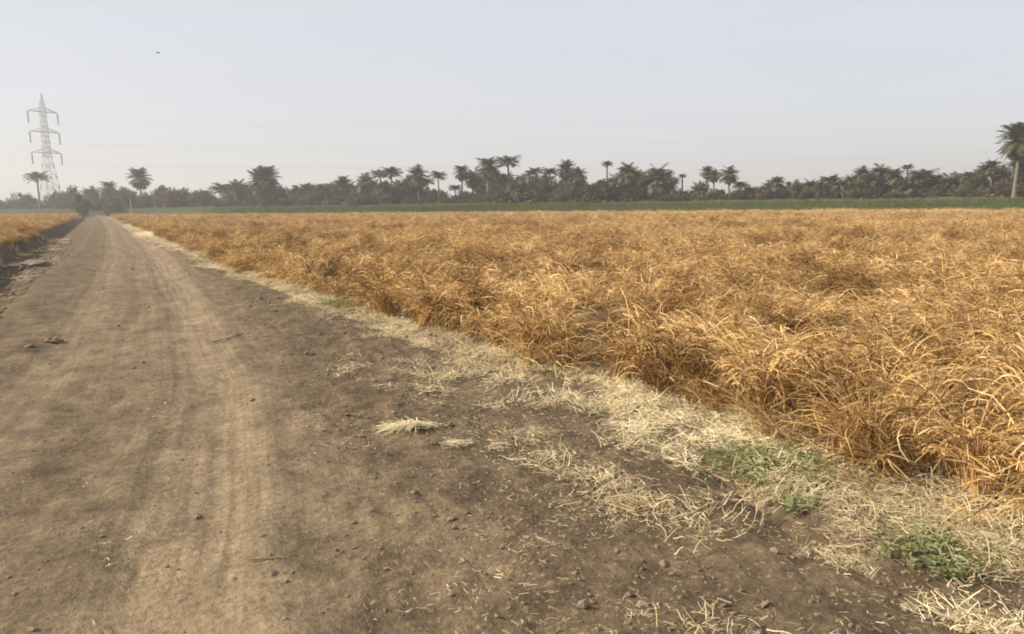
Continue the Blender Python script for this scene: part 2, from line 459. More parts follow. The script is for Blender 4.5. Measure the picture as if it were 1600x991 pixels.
def crop_tuft(seed, lodged):
    """one drooping mop of dry stalks and coarse leaves"""
    b = Blades(seed); r = b.r
    az0 = r.uniform(0, 6.28)
    for k in range(85):
        rad = abs(r.normal(0, .08)); an = r.uniform(0, 6.28)
        base = np.array([rad * math.cos(an), rad * math.sin(an), 0])
        az = az0 + r.normal(0, 1.0) if lodged and r.random() < .7 else r.uniform(0, 6.28)
        t0 = abs(r.normal(.10 + .2 * lodged, .15)); t1 = r.uniform(1.5, 2.9)
        L = r.uniform(.42, .84)
        tone = r.beta(1.7, 2.1)
        P = b.stalk(base, az, t0, t1, L, r.uniform(.004, .010), tone, 6, 1.0, .45)
        for q in range(r.integers(1, 3)):
            i = r.integers(2, 6)
            b.stalk(P[i], az + r.normal(0, 1.3), r.uniform(.8, 1.6), r.uniform(2.1, 3.1), r.uniform(.12, .30), r.uniform(.006, .016), np.clip(tone + r.normal(0, .22), 0, 1), 4, 1.2, .7)
    return b.obj('crop_tuft', M_wheat)

def straw_mat(seed):
    b = Blades(seed); r = b.r
    az0 = r.uniform(0, 6.28)
    for k in range(50):
        rad = .16 * math.sqrt(r.random()); an = r.uniform(0, 6.28)
        base = np.array([rad * math.cos(an), rad * math.sin(an), r.uniform(.005, .05)])
        b.stalk(base, az0 + r.normal(0, 1.1), r.uniform(1.2, 1.6), r.uniform(1.45, 1.95), r.uniform(.025, .11), r.uniform(.0022, .006), r.beta(2.0, 1.8), 3, 1.2, .4, True)
    return b.obj('straw_mat', M_straw)

def short_stubble(seed):
    b = Blades(seed); r = b.r
    for k in range(22):
        rad = .16 * math.sqrt(r.random()); an = r.uniform(0, 6.28)
        base = np.array([rad * math.cos(an), rad * math.sin(an), 0])
        b.stalk(base, r.uniform(0, 6.28), abs(r.normal(.6, .35)), r.uniform(.9, 2.2), r.uniform(.06, .17), r.uniform(.003, .007), r.beta(2, 2), 4, 1.2)
    return b.obj('short_stubble', M_straw)

def green_tuft(seed, mat):
    b = Blades(seed); r = b.r
    for k in range(40):
        rad = .5 * math.sqrt(r.random()); an = r.uniform(0, 6.28)
        base = np.array([rad * math.cos(an), rad * math.sin(an), 0])
        b.stalk(base, r.uniform(0, 6.28), abs(r.normal(.15, .15)), r.uniform(.6, 1.6), r.uniform(.5, .85), r.uniform(.03, .06), r.beta(2, 2), 4, .6, .7)
    return b.obj('green_tuft', mat)

def clod_mesh(seed):
    r = np.random.default_rng(seed)
    import bmesh
    bm = bmesh.new(); bmesh.ops.create_icosphere(bm, subdivisions=1, radius=1)
    sc = np.array([r.uniform(.8, 1.2), r.uniform(.7, 1.1), r.uniform(.45, .75)])
    for v in bm.verts:
        f = 1 + r.normal(0, .16)
        v.co = Vector((v.co.x * sc[0] * f, v.co.y * sc[1] * f, v.co.z * sc[2] * f))
    me = bpy.data.meshes.new('clod'); bm.to_mesh(me); bm.free(); me.materials.append(M_clod)
    return bpy.data.objects.new('clod', me)

def source_collection(name, objs):
    c = bpy.data.collections.new(name)
    for o in objs: c.objects.link(o)
    return c

def scatter(name, pts, rot, scl, idx, tint, sources, label=None, cat=None):
    n = len(pts)
    me = bpy.data.meshes.new(name)
    me.vertices.add(n); me.vertices.foreach_set('co', np.asarray(pts, np.float32).ravel())
    a = me.attributes.new('rot', 'FLOAT_VECTOR', 'POINT'); a.data.foreach_set('vector', np.asarray(rot, np.float32).ravel())
    a = me.attributes.new('scl', 'FLOAT_VECTOR', 'POINT'); a.data.foreach_set('vector', np.asarray(scl, np.float32).ravel())
    a = me.attributes.new('idx', 'INT', 'POINT'); a.data.foreach_set('value', np.asarray(idx, np.int32))
    a = me.attributes.new('tint', 'FLOAT', 'POINT'); a.data.foreach_set('value', np.asarray(tint, np.float32))
    o = bpy.data.objects.new(name, me); COL.objects.link(o)
    g = bpy.data.node_groups.new(name + '_nodes', 'GeometryNodeTree')
    g.interface.new_socket('Geometry', in_out='INPUT', socket_type='NodeSocketGeometry')
    g.interface.new_socket('Geometry', in_out='OUTPUT', socket_type='NodeSocketGeometry')
    gi, go = g.nodes.new('NodeGroupInput'), g.nodes.new('NodeGroupOutput')
    ins = g.nodes.new('GeometryNodeInstanceOnPoints'); ci = g.nodes.new('GeometryNodeCollectionInfo')
    ci.inputs['Collection'].default_value = source_collection(name + '_source', sources)
    ci.inputs['Separate Children'].default_value = True; ci.inputs['Reset Children'].default_value = True
    ins.inputs['Pick Instance'].default_value = True
    def na(nm, typ):
        q = g.nodes.new('GeometryNodeInputNamedAttribute'); q.data_type = typ; q.inputs['Name'].default_value = nm
        return q.outputs['Attribute']
    g.links.new(gi.outputs[0], ins.inputs['Points']); g.links.new(ci.outputs[0], ins.inputs['Instance'])
    g.links.new(na('idx', 'INT'), ins.inputs['Instance Index'])
    e2r = g.nodes.new('FunctionNodeEulerToRotation'); g.links.new(na('rot', 'FLOAT_VECTOR'), e2r.inputs[0])
    g.links.new(e2r.outputs[0], ins.inputs['Rotation']); g.links.new(na('scl', 'FLOAT_VECTOR'), ins.inputs['Scale'])
    g.links.new(ins.outputs[0], go.inputs[0])
    md = o.modifiers.new('scatter', 'NODES'); md.node_group = g
    tag(o, label, cat, kind='stuff')
    return o

CAZ = YAW
def in_view(x, y, margin=12.0, close=6.0):
    az = np.arctan2(x, y) - CAZ
    return ((np.abs(az) < R(35 + margin)) & (y * math.cos(CAZ) + x * math.sin(CAZ) > -2)) | (np.hypot(x, y) < close)

def jitter_grid(x0, x1, y0, y1, step):
    gx, gy = np.meshgrid(np.arange(x0, x1, step), np.arange(y0, y1, step))
    gx = gx.ravel() + rng.uniform(-.5, .5, gx.size) * step; gy = gy.ravel() + rng.uniform(-.5, .5, gy.size) * step
    return gx, gy

# ------------------------------------------------------------------ standing dry crop
PX, PY, PS = [], [], []
for (x0, x1, y0, y1, st, ra, rb) in [(3, 40, -5, 40, .36, 0, 26), (2, 100, -8, 120, .42, 26, 60), (-90, 140, -10, 330, .7, 60, 400)]:
    gx, gy = jitter_grid(x0, x1, y0, y1, st)
    rr = np.hypot(gx, gy)
    k = (rr >= ra) & (rr < rb) & (gx > wheat_x(gy) + .05) & (beyond(gx, gy) < 0) & in_view(gx, gy)
    PX.append(gx[k]); PY.append(gy[k]); PS.append(np.full(k.sum(), st))
for (y0, y1, st) in [(8, 60, .33), (60, 150, .5), (150, 400, .9)]:
    gx, gy = jitter_grid(-90, -2.5, y0, y1, st)
    k = (gx < bank_x(gy) - .05) & (beyond(gx, gy) < 0) & in_view(gx, gy, 8)
    PX.append(gx[k]); PY.append(gy[k]); PS.append(np.full(k.sum(), st))
px, py, ps = np.concatenate(PX), np.concatenate(PY), np.concatenate(PS)
n = len(px)
def domes(x, y, cell, seed):
    best = np.full(x.shape, 9.0); bx = np.zeros(x.shape); by = np.zeros(x.shape); hb = np.zeros(x.shape)
    ix, iy = np.floor(x / cell), np.floor(y / cell)
    for a in (-1, 0, 1):
        for b_ in (-1, 0, 1):
            jx, jy = ix + a, iy + b_
            cx = (jx + .15 + .7 * _hash(jx, jy, seed)) * cell; cy = (jy + .15 + .7 * _hash(jx, jy, seed + 1)) * cell
            d_ = np.hypot(x - cx, y - cy) / cell; q = d_ < best
            best = np.where(q, d_, best); bx = np.where(q, x - cx, bx); by = np.where(q, y - cy, by); hb = np.where(q, _hash(jx, jy, seed + 2), hb)
    return best, bx, by, hb
dd, dx_, dy_, dh = domes(px + .25 * (fbm(px, py, 88, 2) - .5), py, 1.05, 301)
hm = fbm(px * .9, py * .9, 81, 3)                 # clumpy height of the battered crop
hm2 = fbm(px * .25, py * .25, 84, 2)
far = sstep(20, 70, np.hypot(px, py))
hol = sstep(.555, .62, fbm(px * .6 + 40, py * .6, 181, 3)) * (1 - .3 * far)     # flattened hollows, their shade put into a darker tint
hol2 = sstep(.57, .64, fbm(px * .2 + 9, py * .2, 185, 3)) * (.35 + .65 * far)
hol = np.maximum(hol, hol2)
keep = rng.random(n) > np.maximum(.85 * hol * (px > wheat_x(py) + .4), .35 * sstep(.5, .62, dd) * (1 - far))
px, py, ps, dd, dx_, dy_, dh, hm, hm2, far, hol = [a[keep] for a in (px, py, ps, dd, dx_, dy_, dh, hm, hm2, far, hol)]
n = len(px)
hz = 1.08 + .4 * (dh - .5) + .4 * (hm - .5) + .35 * (hm2 - .5) - (.5 - .2 * far) * np.clip(dd - .2, 0, 1)
hz *= 1 - .45 * hol
edge_in = sstep(0, .35, np.where(px > 0, px - wheat_x(py), bank_x(py) - px))
hz *= .95 + .05 * edge_in
hz = np.clip(hz, .3, 1.35) * rng.uniform(.62, 1.28, n)
wide = (.85 + np.clip((ps - .30) / .6, 0, 1) * 1.1) * rng.uniform(.8, 1.15, n)
wa = fbm(px * .5, py * .5, 86, 2) * 9
tl = np.clip(rng.normal(.2, .22, n), 0, .7)
k_ = .45 * np.clip(dd * 1.5, 0, 1) / (np.hypot(dx_, dy_) + .05)
txv, tyv = tl * np.cos(wa) + dx_ * k_, tl * np.sin(wa) + dy_ * k_
sp = rng.uniform(0, 6.28, n); c_, s_ = np.cos(sp), np.sin(sp)
rot = np.stack([txv * s_ - tyv * c_, txv * c_ + tyv * s_, sp], 1)
tint = np.clip(.60 + .8 * (fbm(px * .6, py * .6, 87, 3) - .5) + .5 * (_hash(np.round(dh * 9999), np.round(dh * 777), 5) - .5) + rng.normal(0, .26, n) - .4 * hol + .5 * sstep(-45, -6, beyond(px, py)) * sstep(40, 75, px), 0, 1)
tufts = [crop_tuft(100 + i, 0) for i in range(4)] + [crop_tuft(200 + i, 1) for i in range(6)]
scatter('crop_field', np.stack([px, py, surf_z(px, py) - .01], 1), rot, np.stack([wide, wide, hz * (1 + .0 * wide)], 1),
        rng.integers(0, 10, n), tint, tufts, 'golden brown field of dry tangled standing crop', 'crop')
print('crop tufts', n)

# ------------------------------------------------------------------ straw on the verge
PX, PY = [], []
for (x0, x1, y0, y1, st) in [(1.2, 5.2, .2, 8, .08), (1.2, 5.2, 8, 22, .13), (1.5, 5.2, 22, 90, .24), (-3.6, -1.3, 8, 60, .22)]:
    gx, gy = jitter_grid(x0, x1, y0, y1, st)
    k = rng.random(gx.size) < straw_mask(gx, gy) * np.where(gx < 0, .8, .9)
    PX.append(gx[k]); PY.append(gy[k])
px, py = np.concatenate(PX), np.concatenate(PY); n = len(px)
gxn = np.stack([(surf_z(px + .1, py) - surf_z(px - .1, py)) / .2, (surf_z(px, py + .1) - surf_z(px, py - .1)) / .2], 1)
sp = rng.uniform(0, 6.28, n); c_, s_ = np.cos(sp), np.sin(sp)
txv, tyv = -gxn[:, 0], -gxn[:, 1]          # tilt of the surface normal
lx, ly = txv * c_ + tyv * s_, -txv * s_ + tyv * c_
rot = np.stack([-ly, lx, sp], 1)
tint = np.clip(.5 + 1.2 * (fbm(px * 1.2, py * 1.2, 91, 3) - .5) + rng.normal(0, .15, n), 0, 1)
near_crop = (px > wheat_x(py) - .5)
idx = np.where(rng.random(n) < np.where(near_crop, .25, .03), rng.integers(6, 9, n), rng.integers(0, 6, n))
s = rng.uniform(.55, 1.15, n) * (1 + .8 * sstep(15, 40, py))
scatter('straw_litter', np.stack([px, py, surf_z(px, py) + .002], 1), rot, np.stack([s, s, s], 1), idx, tint,
        [straw_mat(300 + i) for i in range(6)] + [short_stubble(320 + i) for i in range(3)], 'pale straw littered along the verge beside the field', 'straw')
print('straw', n)

# single straws and chaff trodden over the road
def chaff(seed):
    b = Blades(seed); r = b.r
    for k in range(9):
        base = np.array([r.normal(0, .09), r.normal(0, .09), .002])
        b.stalk(base, r.uniform(0, 6.28), r.uniform(1.4, 1.57), r.uniform(1.5, 1.65), r.uniform(.01, .045), r.uniform(.002, .005), r.beta(1.4, 2.6), 3, .9, .3, True)
    return b.obj('chaff', M_straw)
PX, PY = [], []
for (x0, x1, y0, y1, st) in [(-1.4, 3.2, .8, 7, .1), (-1.4, 3.2, 7, 25, .2)]:
    gx, gy = jitter_grid(x0, x1, y0, y1, st)
    k = rng.random(gx.size) < (.02 + .35 * sstep(.2, 1.2, gx - track(gy)) * sstep(.4, .6, fbm(gx * 1.7, gy * 1.7, 191, 3)))
    PX.append(gx[k]); PY.append(gy[k])
px, py = np.concatenate(PX), np.concatenate(PY); n = len(px); s = rng.uniform(.7, 1.3, n)
scatter('scattered_chaff', np.stack([px, py, surf_z(px, py) + .006], 1), np.stack([np.zeros(n), np.zeros(n), rng.uniform(0, 6.28, n)], 1), np.stack([s, s, s], 1),
        rng.integers(0, 4, n), rng.random(n) * .5, [chaff(340 + i) for i in range(4)], 'single pale straws and chaff trodden into the brown road', 'chaff')

# ------------------------------------------------------------------ loose clods
PX, PY, PS = [], [], []
for (x0, x1, y0, y1, st, smin, smax) in [(-1.6, 3.6, .8, 8, .045, .004, .014), (-1.6, 3.6, .8, 14, .19, .008, .03), (-1.4, 3.2, 8, 40, .3, .012, .04), (-3.3, -1.4, 8, 60, .2, .02, .09)]:
    gx, gy = jitter_grid(x0, x1, y0, y1, st)
    uu = gx - track(gy)
    dens = np.where(gx < ditch_edge(gy), .5, .06 + .55 * sstep(.3, .95, uu) + .10 * (np.abs(uu + .75) < .3)) * (fbm(gx * 2, gy * 1.5, 95, 3) * 1.6 - .2)
    k = rng.random(gx.size) < dens
    PX.append(gx[k]); PY.append(gy[k]); PS.append(smin + (smax - smin) * rng.random(k.sum()) ** 2.2)
px, py, ps = np.concatenate(PX), np.concatenate(PY), np.concatenate(PS); n = len(px)
rot = np.stack([rng.normal(0, .3, n), rng.normal(0, .3, n), rng.uniform(0, 6.28, n)], 1)
scatter('soil_crumbs', np.stack([px, py, surf_z(px, py) + ps * .15], 1), rot, np.stack([ps, ps, ps], 1), rng.integers(0, 6, n), rng.random(n),
        [clod_mesh(400 + i) for i in range(6)], 'loose brown soil crumbs strewn over the road and ditch', 'soil')
print('clods', n)

# ------------------------------------------------------------------ green crop coloured dark as shaded, slope grass paled as sunlit, dry at left
gx, gy = jitter_grid(-140, 150, -10, 420, .75)
sb = beyond(gx, gy)
k0 = in_view(gx, gy, 8) & ((gx < -.8) | (gx > 4.2))
for (nm, k, lab, cat, srcs, hh) in (
        ('green_crop', k0 & (sb > .3) & (sb < 20) & (gx > 34 + rng.normal(0, 5, gx.size)), 'strip of low green crop behind the dry field, coloured dark as if shaded', 'crop', [green_tuft(500 + i, M_green) for i in range(4)], 1.0),
        ('sunlit_tint_dry_grass', k0 & (((sb >= 20) & (sb < 40)) | ((sb > .3) & (sb < 40) & (gx < 42))), 'grey-green slope grass below the palms, coloured paler as if sunlit, dry at left', 'grass', [green_tuft(520 + i, M_pale) for i in range(4)], .6)):
    px, py = gx[k], gy[k]; n = len(px)
    s = hh * rng.uniform(.8, 1.2, n)
    scatter(nm, np.stack([px, py, surf_z(px, py) - .02], 1), np.stack([rng.normal(0, .1, n), rng.normal(0, .1, n), rng.uniform(0, 6.28, n)], 1),
            np.stack([s * 1.35, s * 1.35, s], 1), rng.integers(0, 4, n), np.clip(.5 + .9 * (fbm(px * .05, py * .05, 97, 3) - .5) + rng.normal(0, .15, n), 0, 1), srcs, lab, cat)

# ------------------------------------------------------------------ palms and trees
def frond(V, T, tones, base, az, el, L, droop, r, lw=.40, nl=13):
    """one pinnate frond: rachis curve and two rows of narrow leaflets (triangles)"""
    n = 7
    t = np.linspace(0, 1, n)
    e = el - droop * t ** 1.5
    st = np.stack([np.cos(e) * np.sin(az), np.cos(e) * np.cos(az), np.sin(e)], 1) * (L / (n - 1))
    P = np.vstack([base, base + np.cumsum(st[:-1], 0)])
    side = np.array([math.cos(az), -math.sin(az), 0.])
    tone = np.clip(r.normal(.5, .2), 0, 1)
    o = len(V)
    for i in range(n):
        w = .018 * L * (1 - .8 * t[i])
        V.append(P[i] + side * w); V.append(P[i] - side * w); tones += [tone, tone]
    for i in range(n - 1):
        a = o + 2 * i; T += [(a, a + 1, a + 3), (a, a + 3, a + 2)]
    for j in range(nl):
        f = .16 + .82 * j / (nl - 1)
        q = f * (n - 1); i = min(int(q), n - 2); fr = q - i
        p = P[i] * (1 - fr) + P[i + 1] * fr
        d = P[i + 1] - P[i]; d = d / (np.linalg.norm(d) + 1e-9)
        ll = lw * L * (math.sin(math.pi * (.12 + .80 * f)) ** .7) * r.uniform(.8, 1.15)
        for sg in (-1, 1):
            dr = d * .75 + side * sg * .85 + np.array([0, 0, -.25 + r.normal(0, .12)])
            dr /= np.linalg.norm(dr)
            tip = p + dr * ll
            k = len(V)
            V += [p - d * .045 * L, p + d * .045 * L, tip]; tones += [tone, tone, min(1, tone + .15)]
            T.append((k, k + 1, k + 2))

def crown_mesh(name, kind, seed, mat):
    r = np.random.default_rng(seed); V, T, tones = [], [], []
    spec = {'round': (84, 1.45, -.95, .82, .8), 'flat': (46, 1.0, -.1, 1.0, .95), 'feather': (58, 1.35, -.5, 1.02, 1.2),
            'skirt': (34, -.45, -1.35, .95, .25), 'clump': (46, 1.45, .25, 1.1, 1.0)}[kind]
    N, e0, e1, L, dr = spec
    for k in range(N):
        f = (k + .5) / N
        el = e0 + (e1 - e0) * f ** (.9 if kind != 'round' else .85) + r.normal(0, .1)
        az = k * 2.39996 + r.normal(0, .25)
        b = np.array([0, 0, .06 * (1 - f)]) + r.normal(0, .03, 3)
        if kind == 'clump': b = np.array([r.normal(0, .18), r.normal(0, .18), 0.02])
        frond(V, T, tones, b, az, el, L * r.uniform(.82, 1.1), dr * r.uniform(.75, 1.25), r)
    V = np.array(V); V /= np.percentile(np.hypot(V[:, 0], V[:, 1]), 95)
    o = fast_mesh(name, V, np.array(T), mat, False, {'tone': np.array(tones)}, False)
    o.data['top'] = float(np.percentile(V[:, 2], 99))
    return o.data

def bush_mesh(seed, mat, squat):
    """leaf faces in many uneven lobes, radius about 1, base at z = 0"""
    r = np.random.default_rng(seed); V, T, tones = [], [], []
    lobes = []
    for k in range(16):
        an = r.uniform(0, 6.28); rad = math.sqrt(r.random()) * .72
        z = r.uniform(.35, 1.35) * squat if rad < .45 else r.uniform(.25, .95) * squat
        lobes.append((rad * math.cos(an), rad * math.sin(an), z, r.uniform(.22, .42)))
    for (lx, ly, lz, lr) in lobes:
        lt = r.normal(.5, .18)
        for q in range(130):
            d = r.normal(size=3); d /= np.linalg.norm(d)
            c = np.array([lx, ly, lz]) + d * lr * r.random() ** .45 * np.array([1, 1, .85])
            s_ = r.uniform(.035, .085)
            a, b = r.normal(size=3), r.normal(size=3)
            a *= s_ / np.linalg.norm(a); b *= s_ / np.linalg.norm(b)
            k = len(V); V += [c + a, c + b, c - a - b * .3]; T.append((k, k + 1, k + 2)); tn = float(np.clip(lt + r.normal(0, .15), 0, 1)); tones += [tn] * 3
    o = fast_mesh('crown', np.array(V), np.array(T), mat, False, {'tone': np.array(tones)}, False)
    return o.data

def trunk_mesh(seed, bend, ringed=True):
    """unit-high trunk, radius about 1 at the base; scaled per tree"""
    r = np.random.default_rng(seed); rings, seg = 22, 8
    V, Qf = [], []
    ph = r.uniform(0, 6.28)
    for i in range(rings):
        t = i / (rings - 1)
        rad = (1.15 - .35 * t + .5 * math.exp(-t * 14)) * (1 + (.10 if ringed and i % 2 else 0) + r.normal(0, .03))
        cx, cy = bend * math.sin(t * 1.8) * math.cos(ph), bend * math.sin(t * 1.8) * math.sin(ph)
        for j in range(seg):
            a = 2 * math.pi * j / seg
            V.append((cx + rad * math.cos(a), cy + rad * math.sin(a), t))
    for i in range(rings - 1):
        for j in range(seg):
            Qf.append((i * seg + j, i * seg + (j + 1) % seg, (i + 1) * seg + (j + 1) % seg, (i + 1) * seg + j))
    top = (bend * math.sin(1.8) * math.cos(ph), bend * math.sin(1.8) * math.sin(ph))
    o = fast_mesh('trunk', np.array(V), np.array(Qf), M_bark, True, None, False)
    return o.data, top

def limbs_mesh(seed):
    """short tapered trunk that forks into limbs, unit scale like the bushes"""
    r = np.random.default_rng(seed); V, Qf = [], []
    def tube(p0, p1, r0, r1, seg=6):
        p0, p1 = np.array(p0), np.array(p1); d = p1 - p0; d /= np.linalg.norm(d)
        s1 = np.cross(d, [.3, .9, .1]); s1 /= np.linalg.norm(s1); s2 = np.cross(d, s1); k = len(V)
        for (p, rr) in ((p0, r0), ((p0 + p1) / 2 + r.normal(0, .015, 3), (r0 + r1) / 2), (p1, r1)):
            for j in range(seg):
                a = 2 * math.pi * j / seg; V.append(p + rr * (math.cos(a) * s1 + math.sin(a) * s2))
        for q in range(2):
            for j in range(seg): Qf.append((k + q * seg + j, k + q * seg + (j + 1) % seg, k + (q + 1) * seg + (j + 1) % seg, k + (q + 1) * seg + j))
    tube((0, 0, -.03), (.02, .01, .35), .075, .055)
    for k in range(6):
        a = k * 1.05 + r.normal(0, .2)
        m_ = (.3 * math.cos(a), .3 * math.sin(a), .7 + r.normal(0, .08))
        tube((.02, .01, .33), m_, .04, .022); tube(m_, (.5 * math.cos(a + .3), .5 * math.sin(a + .3), 1.05 + r.normal(0, .1)), .022, .008)
    o = fast_mesh('trunk', np.array(V), np.array(Qf), M_bark, True, None, False)
    return o.data

CROWNS = {k: [crown_mesh('crown', k, 700 + 10 * i + j, M_palm) for j in range(3)] for i, k in enumerate(('round', 'flat', 'feather', 'clump'))}
SKIRTS = [crown_mesh('dead_fronds', 'skirt', 800 + j, M_deadpalm) for j in range(3)]
DRYCLUMP = [crown_mesh('dead_fronds', 'clump', 820 + j, M_deadpalm) for j in range(2)]
BUSHES = {'bush': [bush_mesh(900 + j, M_leaf, .95) for j in range(4)], 'olive': [bush_mesh(920 + j, M_leaf_olive, 1.0) for j in range(3)]}
TRUNKS = [trunk_mesh(950 + j, b) for j, b in enumerate((.6, 1.2, 2.0, 3.0))]
LIMBS = [limbs_mesh(980 + j) for j in range(3)]

def column_dir(px_):
    """horizontal direction of a compass bearing given as picture column at the horizon"""
    u_ = (px_ - W_PX / 2) / F_PX
    v_ = -(HORIZON - H_PX / 2) / F_PX
    u2 = u_ * math.cos(ROLL) + v_ * math.sin(ROLL)
    d = _fw + _rt * u2 + _up * v_
    return Vector((d.x, d.y, 0)).normalized()

def horizon_y(px_):
    return HORIZON - (px_ - W_PX / 2) * math.tan(ROLL)

def tree_spot(px_, s_):
    d = column_dir(px_)
    r_ = (118.0 + s_) / (NX * d.x + NY * d.y)
    return d.x * r_, d.y * r_, r_ * math.cos(math.atan2(d.x, d.y) - YAW)

def add_child(name, data, parent, loc=(0, 0, 0), scl=(1, 1, 1), rz=0.0):
    o = bpy.data.objects.new(name, data); COL.objects.link(o); o.parent = parent
    o.location = loc; o.scale = scl; o.rotation_euler = (0, 0, rz)
    return o

tr = random.Random(4)
def plant_tree(px_, top, width, kind, s_, label, group, ntrunk=1):
    x, y, dep = tree_spot(px_, s_)
    z = float(surf_z(x, y))
    ybase = horizon_y(px_) - (z - CAM_H) / dep * F_PX
    h = max(1.5, (ybase - top) / F_PX * dep)
    rad = width / 2 / F_PX * dep
    name = {'bush': 'broadleaf_tree', 'olive': 'broadleaf_tree', 'clump': 'bushy_palm'}.get(kind, 'date_palm')
    e = empty(name, (x, y, z), tr.uniform(0, 6.28))
    tag(e, label, 'tree', group)
    if kind in BUSHES:
        v = tr.choice(BUSHES[kind])
        sz = h / 1.55
        add_child('trunk', tr.choice(LIMBS), e, (0, 0, 0), (rad, rad, sz))
        add_child('crown', v, e, (0, 0, -.02 * h), (rad * 1.3, rad * 1.3, sz * 1.05))
        return e
    if kind == 'clump':
        td, tp = TRUNKS[0]
        add_child('trunk', td, e, (0, 0, -.05), (.22, .22, h * .22))
        cm, dm = tr.choice(CROWNS['clump']), tr.choice(DRYCLUMP)
        add_child('crown', cm, e, (0, 0, h * .08), (rad * 1.1, rad * 1.1, h * .92 / cm['top']))
        add_child('dead_fronds', dm, e, (0, 0, 0), (rad * .95, rad * .95, h * .6 / dm['top']), 1.0)
        return e
    zs = {'round': 1.0, 'flat': .8, 'feather': .95}[kind]
    for q in range(ntrunk):
        td, tp = TRUNKS[0] if h > 13 else tr.choice(TRUNKS)
        rr = max(.16, min(.34, h * .022))
        cs = rad * (1.3 if ntrunk == 1 else .95)
        cm = tr.choice(CROWNS[kind])
        ht = max(h - cs * zs * cm['top'], h * .25) - (q * .05 * h)
        off = (0, 0) if ntrunk == 1 else ((q - (ntrunk - 1) / 2) * rad * .55, 0)
        add_child('trunk', td, e, (off[0], off[1], -.08), (rr, rr, ht + .08))
        loc = (off[0] + tp[0] * rr, off[1] + tp[1] * rr, ht)
        add_child('crown', cm, e, loc, (cs, cs, cs * zs), tr.uniform(0, 6))
        if kind in ('feather', 'round'):
            add_child('dead_fronds', tr.choice(SKIRTS), e, (loc[0], loc[1], ht - .05), (cs * .72, cs * .72, cs * .62), tr.uniform(0, 6))
    return e

